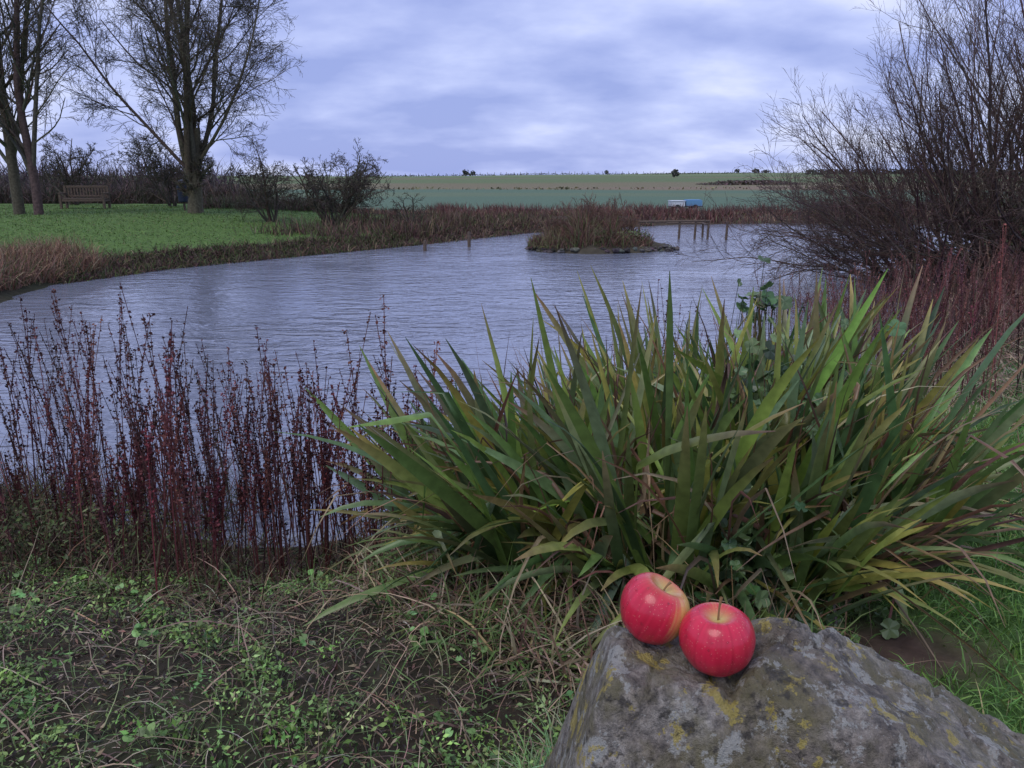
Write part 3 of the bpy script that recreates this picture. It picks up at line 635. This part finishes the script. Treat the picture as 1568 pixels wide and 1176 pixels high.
n = 6200; a = U(0, 2*np.pi, n); r = np.sqrt(U(0, .98, n)); X = ix-.12+1.9*r*np.cos(a); Y = iy+1.2*r*np.sin(a)
P = np.stack([X, Y, WZ+.33*np.sqrt(1-r*r*.95)], 1); D = np.concatenate([rng.normal(0, .35, (n, 2)), np.ones((n, 1))], 1)
hgt = U(.12, .6, n)*(.75+1.3*np.exp(-((X-ix+.2)/.8)**2)*(.7+.4*np.sin(X*7))); c0_ = pick([(.17, .09, .075), (.13, .16, .06), (.26, .19, .12), (.11, .07, .055)], [3.5, 2.6, 1.2, 2], n)
v1 = ribbons(P, D, hgt, U(.01, .026, n), c0_, c0_, S=3, droop=U(0, 1.2, n))
n = 1800; a = U(0, 2*np.pi, n); r = np.sqrt(U(0, .9, n)); X = ix+.5+1.2*r*np.cos(a); Y = iy+1.0*r*np.sin(a)
v2 = leafcards(np.stack([X, Y, WZ+.3+U(0, .3, n)], 1), U(.02, .04, n), pick([(.13, .19, .07), (.12, .12, .07), (.11, .08, .06)], [2, 2, 2], n), .3, .6)
v, f, c = join([v1, v2]); build('island_plants', v, f, c, m_dry)
for nm, xx, yy, hh in (('island_bush', ix-.45, iy, 1.1), ('island_bush.001', ix+.3, iy+.2, 1.2), ('island_bush.002', ix+.9, iy-.1, .75), ('island_bush.003', ix-1.2, iy, .75)):
    a = U(0, 2*np.pi, 10); P = np.stack([xx+.05*np.cos(a), yy+.05*np.sin(a), np.full(10, WZ+.25)], 1); D = np.stack([np.cos(a)*.4, np.sin(a)*.4, np.ones(10)], 1)
    tree(nm, P, D, U(.7, 1.05, 10)*hh, np.full(10, .014), [(8, .2, 35, .45, .6, .1, .03, 5), (6, .1, 38, .5, .6, .12, 0, 4)], (.16, .10, .075), K=6, wig=.1, minr=.006)

# ------------------------------------------------------------------ timber things
m, nt, b, out = new_mat('weathered_wood'); L = nt.links
tc = nt.nodes.new('ShaderNodeTexCoord'); n_ = nt.nodes.new('ShaderNodeTexNoise'); n_.inputs['Scale'].default_value = 12; n_.inputs['Detail'].default_value = 6
mp = nt.nodes.new('ShaderNodeMapping'); mp.inputs['Scale'].default_value = (1, 6, 6); L.new(tc.outputs['Object'], mp.inputs[0]); L.new(mp.outputs[0], n_.inputs['Vector'])
r = nt.nodes.new('ShaderNodeValToRGB'); r.color_ramp.elements[0].color = (.05, .036, .028, 1); r.color_ramp.elements[1].color = (.16, .115, .08, 1)
r.color_ramp.elements[0].position = .3; r.color_ramp.elements[1].position = .7
L.new(n_.outputs[0], r.inputs[0]); L.new(r.outputs[0], b.inputs['Base Color']); b.inputs['Roughness'].default_value = .8
m_wood = m
def post(name, x, y, h, rad=.055, lean=0.0):
    K = 5; t = np.linspace(0, 1, K); zb = min(gz(x, y), WZ)-.3; ht = WZ+h-zb; P = np.stack([x+lean*t, y+0*t, zb+ht*t], 1)[None]
    P = np.concatenate([P, P[:, -1:]], 1); R = np.array([[rad*1.05, rad, rad, rad*.95, rad*.93, .001]])
    v, f, c = tubes(P, R, np.ones((1, 3)), 10); return build(name, v, f, None, m_wood)
post('wooden_post', -1.33, 24.3, .46, .055); post('wooden_post.001', -2.55, 22.9, .30, .055); post('wooden_post.002', 7.35, 27.0, .62, .045, .03)
post('wooden_post.003', 12.9, 35.5, .6)
jx, jy = 4.35, 27.3; J_ = []
def rod(p0, p1, r0):
    tt = np.linspace(0, 1, 5)[:, None]; pp = (np.array(p0)*(1-tt)+np.array(p1)*tt)[None]; return tubes(pp, np.full((1, 5), r0), np.ones((1, 3)), 8)
J_ += [rod((jx, jy, WZ+.60), (jx+2.5, jy, WZ+.63), .035), rod((jx+1.2, jy+.9, WZ+.50), (jx+2.5, jy+.9, WZ+.5), .03)]
for q in (.05, 1.45, 2.0, 2.45): J_.append(rod((jx+q, jy+.03, WZ-.5), (jx+q+.02, jy+.03, WZ+.6+.05*(q > 1.9)), .04))
J_.append(rod((jx+2.45, jy, WZ+.5), (jx+2.45, jy+.95, WZ+.5), .03)); J_.append(rod((jx+2.5, jy+.95, WZ-.5), (jx+2.5, jy+.95, WZ+.62), .04))
v, f, c = join(J_); build('pond_railing', v, f, None, m_wood)

bx0, by0 = -17.9, 33.3; bz = gz(bx0, by0)
bb = []
for sx_ in (-.85, .85):
    bb += [(sx_, -.28, .32, .09, .09, .64), (sx_, .28, .48, .09, .09, .96), (sx_, 0, .66, .10, .68, .045), (sx_, 0, .36, .07, .48, .08)]
bb += [(0, -.28, .37, 1.61, .05, .09), (0, .28, .37, 1.61, .04, .09)]
for i in range(5): bb.append((0, -.24+i*.115, .445, 1.78, .095, .03))
bb += [(0, .285, .92, 1.61, .045, .09), (0, .285, .54, 1.61, .045, .07)]
for i in range(13): bb.append((-.72+i*.12, .285, .725, .06, .03, .30))
v, f, c = boxmesh(bb); o = build('wooden_bench', v, f, None, m_wood); o.location = (bx0, by0, bz-.02); o.rotation_euler = (0, 0, .12)
mb = o.modifiers.new('bev', 'BEVEL'); mb.width = .008; mb.segments = 2

mbn, ntb, bb_, _ = new_mat('dark_blue_plastic'); bb_.inputs['Base Color'].default_value = (.012, .02, .045, 1); bb_.inputs['Roughness'].default_value = .45
prof_ = [(.0, .05), (.24, .05), (.25, .0), (.27, .05), (.29, .75), (.31, .77), (.31, .82), (.27, .83), (.27, .98), (.32, .99), (.32, 1.04), (.22, 1.14), (.08, 1.19), (0.001, 1.2)]
tt = np.linspace(0, 2*np.pi, 24, endpoint=False); V = np.array([[[r_*np.cos(a), r_*np.sin(a), z_] for a in tt] for r_, z_ in prof_])
I = np.arange(V.shape[0]*24).reshape(-1, 24); J = np.roll(I, -1, 1); F = np.stack([I[:-1], J[:-1], J[1:], I[1:]], -1).reshape(-1, 4)
o = build('litter_bin', V, F, None, mbn); o.location = (-13.05, 31.6, gz(-13.05, 31.6)+.35); o.scale = (.75, .75, .72)
v, f, c = boxmesh([(0, 0, -.32, .09, .09, .7), (0, 0, .03, .3, .3, .03)]); build('bin_post', v, f, None, m_wood, parent=o)

mw, _, b1_, _ = new_mat('white_paint'); b1_.inputs['Base Color'].default_value = (.6, .62, .66, 1); b1_.inputs['Roughness'].default_value = .5
mbl, _, b2_, _ = new_mat('blue_tarp'); b2_.inputs['Base Color'].default_value = (.12, .27, .45, 1); b2_.inputs['Roughness'].default_value = .6
e = bpy.data.objects.new('field_trailer', None); sc.collection.objects.link(e); ex, ey = 10.7, 49.0; e.location = (ex, ey, gz(ex, ey)-.06); e.scale = (.72, .72, .66)
v, f, c = boxmesh([(-.75, 0, .50, 1.15, 1.4, .48), (-.75, 0, .76, 1.25, 1.5, .05)]); build('white_box', v, f, None, mw, parent=e)
v, f, c = boxmesh([(.62, 0, .55, 1.35, 1.4, .5), (.62, 0, .83, 1.2, 1.2, .07)]); build('blue_cover', v, f, None, mbl, parent=e)
mk, _, b3_, _ = new_mat('black_rubber'); b3_.inputs['Base Color'].default_value = (.02, .02, .02, 1)
pp = []
for wx in (-.8, .7):
    for wy in (-.72, .72):
        P = np.array([[[wx, wy-.08, .22], [wx, wy-.079, .22], [wx, wy+.079, .22], [wx, wy+.08, .22]]]); pp.append(tubes(P, np.array([[.001, .22, .22, .001]]), np.ones((1, 3)), 14))
pp.append(boxmesh([(0, 0, .24, 2.9, .9, .07)])); v, f, c = join(pp); build('wheels_and_chassis', v, f, None, mk, parent=e)

# ------------------------------------------------------------------ world
w = bpy.data.worlds.new('World'); sc.world = w; w.use_nodes = True
nt = w.node_tree; nt.nodes.clear(); L = nt.links
out = nt.nodes.new('ShaderNodeOutputWorld'); bg = nt.nodes.new('ShaderNodeBackground'); bg.inputs[1].default_value = .1; L.new(bg.outputs[0], out.inputs[0])
sky = nt.nodes.new('ShaderNodeTexSky'); sky.sky_type = 'NISHITA'; sky.sun_disc = False; sky.sun_elevation = math.radians(57); sky.sun_rotation = math.radians(212)
tc = nt.nodes.new('ShaderNodeTexCoord'); sp = nt.nodes.new('ShaderNodeSeparateXYZ'); L.new(tc.outputs['Generated'], sp.inputs[0])
def mth(op, a, b_=None, clamp=False):
    n = nt.nodes.new('ShaderNodeMath'); n.operation = op; n.use_clamp = clamp
    for i, q in enumerate([a, b_]):
        if q is None: continue
        if isinstance(q, (int, float)): n.inputs[i].default_value = q
        else: L.new(q, n.inputs[i])
    return n.outputs[0]
za = mth('ADD', mth('MAXIMUM', sp.outputs[2], 0.0), .30)
cb = nt.nodes.new('ShaderNodeCombineXYZ'); L.new(mth('DIVIDE', sp.outputs[0], za), cb.inputs[0]); L.new(mth('DIVIDE', sp.outputs[1], za), cb.inputs[1])
def wn_(scale, det, off, sx=1.):
    mp = nt.nodes.new('ShaderNodeMapping'); mp.inputs['Location'].default_value = off; mp.inputs['Scale'].default_value = (sx, 1, 1); L.new(cb.outputs[0], mp.inputs[0])
    n = nt.nodes.new('ShaderNodeTexNoise'); n.inputs['Scale'].default_value = scale; n.inputs['Detail'].default_value = det; n.inputs['Roughness'].default_value = .5; L.new(mp.outputs[0], n.inputs['Vector']); return n.outputs[0]
cl_ = mth('ADD', mth('MULTIPLY', wn_(.9, 2, (3, 1, 0), .8), .45), mth('MULTIPLY', wn_(3.0, 5, (7, 4, 0), .8), .55))
rp = nt.nodes.new('ShaderNodeValToRGB'); e_ = rp.color_ramp.elements; e_.new(.5); e_.new(.5)
for el, (p, c_) in zip(e_, [(.39, (.31, .38, .74)), (.47, (.41, .48, .84)), (.54, (.53, .60, .94)), (.63, (.74, .79, 1.03))]): el.position = p; el.color = (*c_, 1)
L.new(cl_, rp.inputs[0])
sc_ = nt.nodes.new('ShaderNodeVectorMath'); sc_.operation = 'SCALE'; sc_.inputs['Scale'].default_value = 11.3; L.new(rp.outputs[0], sc_.inputs[0])
mx = nt.nodes.new('ShaderNodeMix'); mx.data_type = 'RGBA'; mx.inputs[0].default_value = .92; L.new(sky.outputs[0], mx.inputs[6]); L.new(sc_.outputs[0], mx.inputs[7]); L.new(mx.outputs[2], bg.inputs[0])

sd = bpy.data.lights.new('sun', 'SUN'); sd.energy = 1.5; sd.angle = math.radians(35); sd.color = (1, .95, .86)
so = bpy.data.objects.new('sun', sd); sc.collection.objects.link(so)
dv = Vector((-.35, -.55, 1.0)); so.rotation_euler = dv.to_track_quat('Z', 'Y').to_euler(); so.location = (-5, -5, 12)

cam = bpy.data.cameras.new('camera'); cam.lens = 36*1184/1568; cam.sensor_width = 36; cam.clip_start = .05; cam.clip_end = 5000
co = bpy.data.objects.new('camera', cam); sc.collection.objects.link(co); co.location = (0, 0, 1.5); co.rotation_euler = (math.radians(75), 0, 0)
sc.camera = co
sc.view_settings.view_transform = 'Standard'; sc.view_settings.look = 'None'; sc.view_settings.exposure = 0
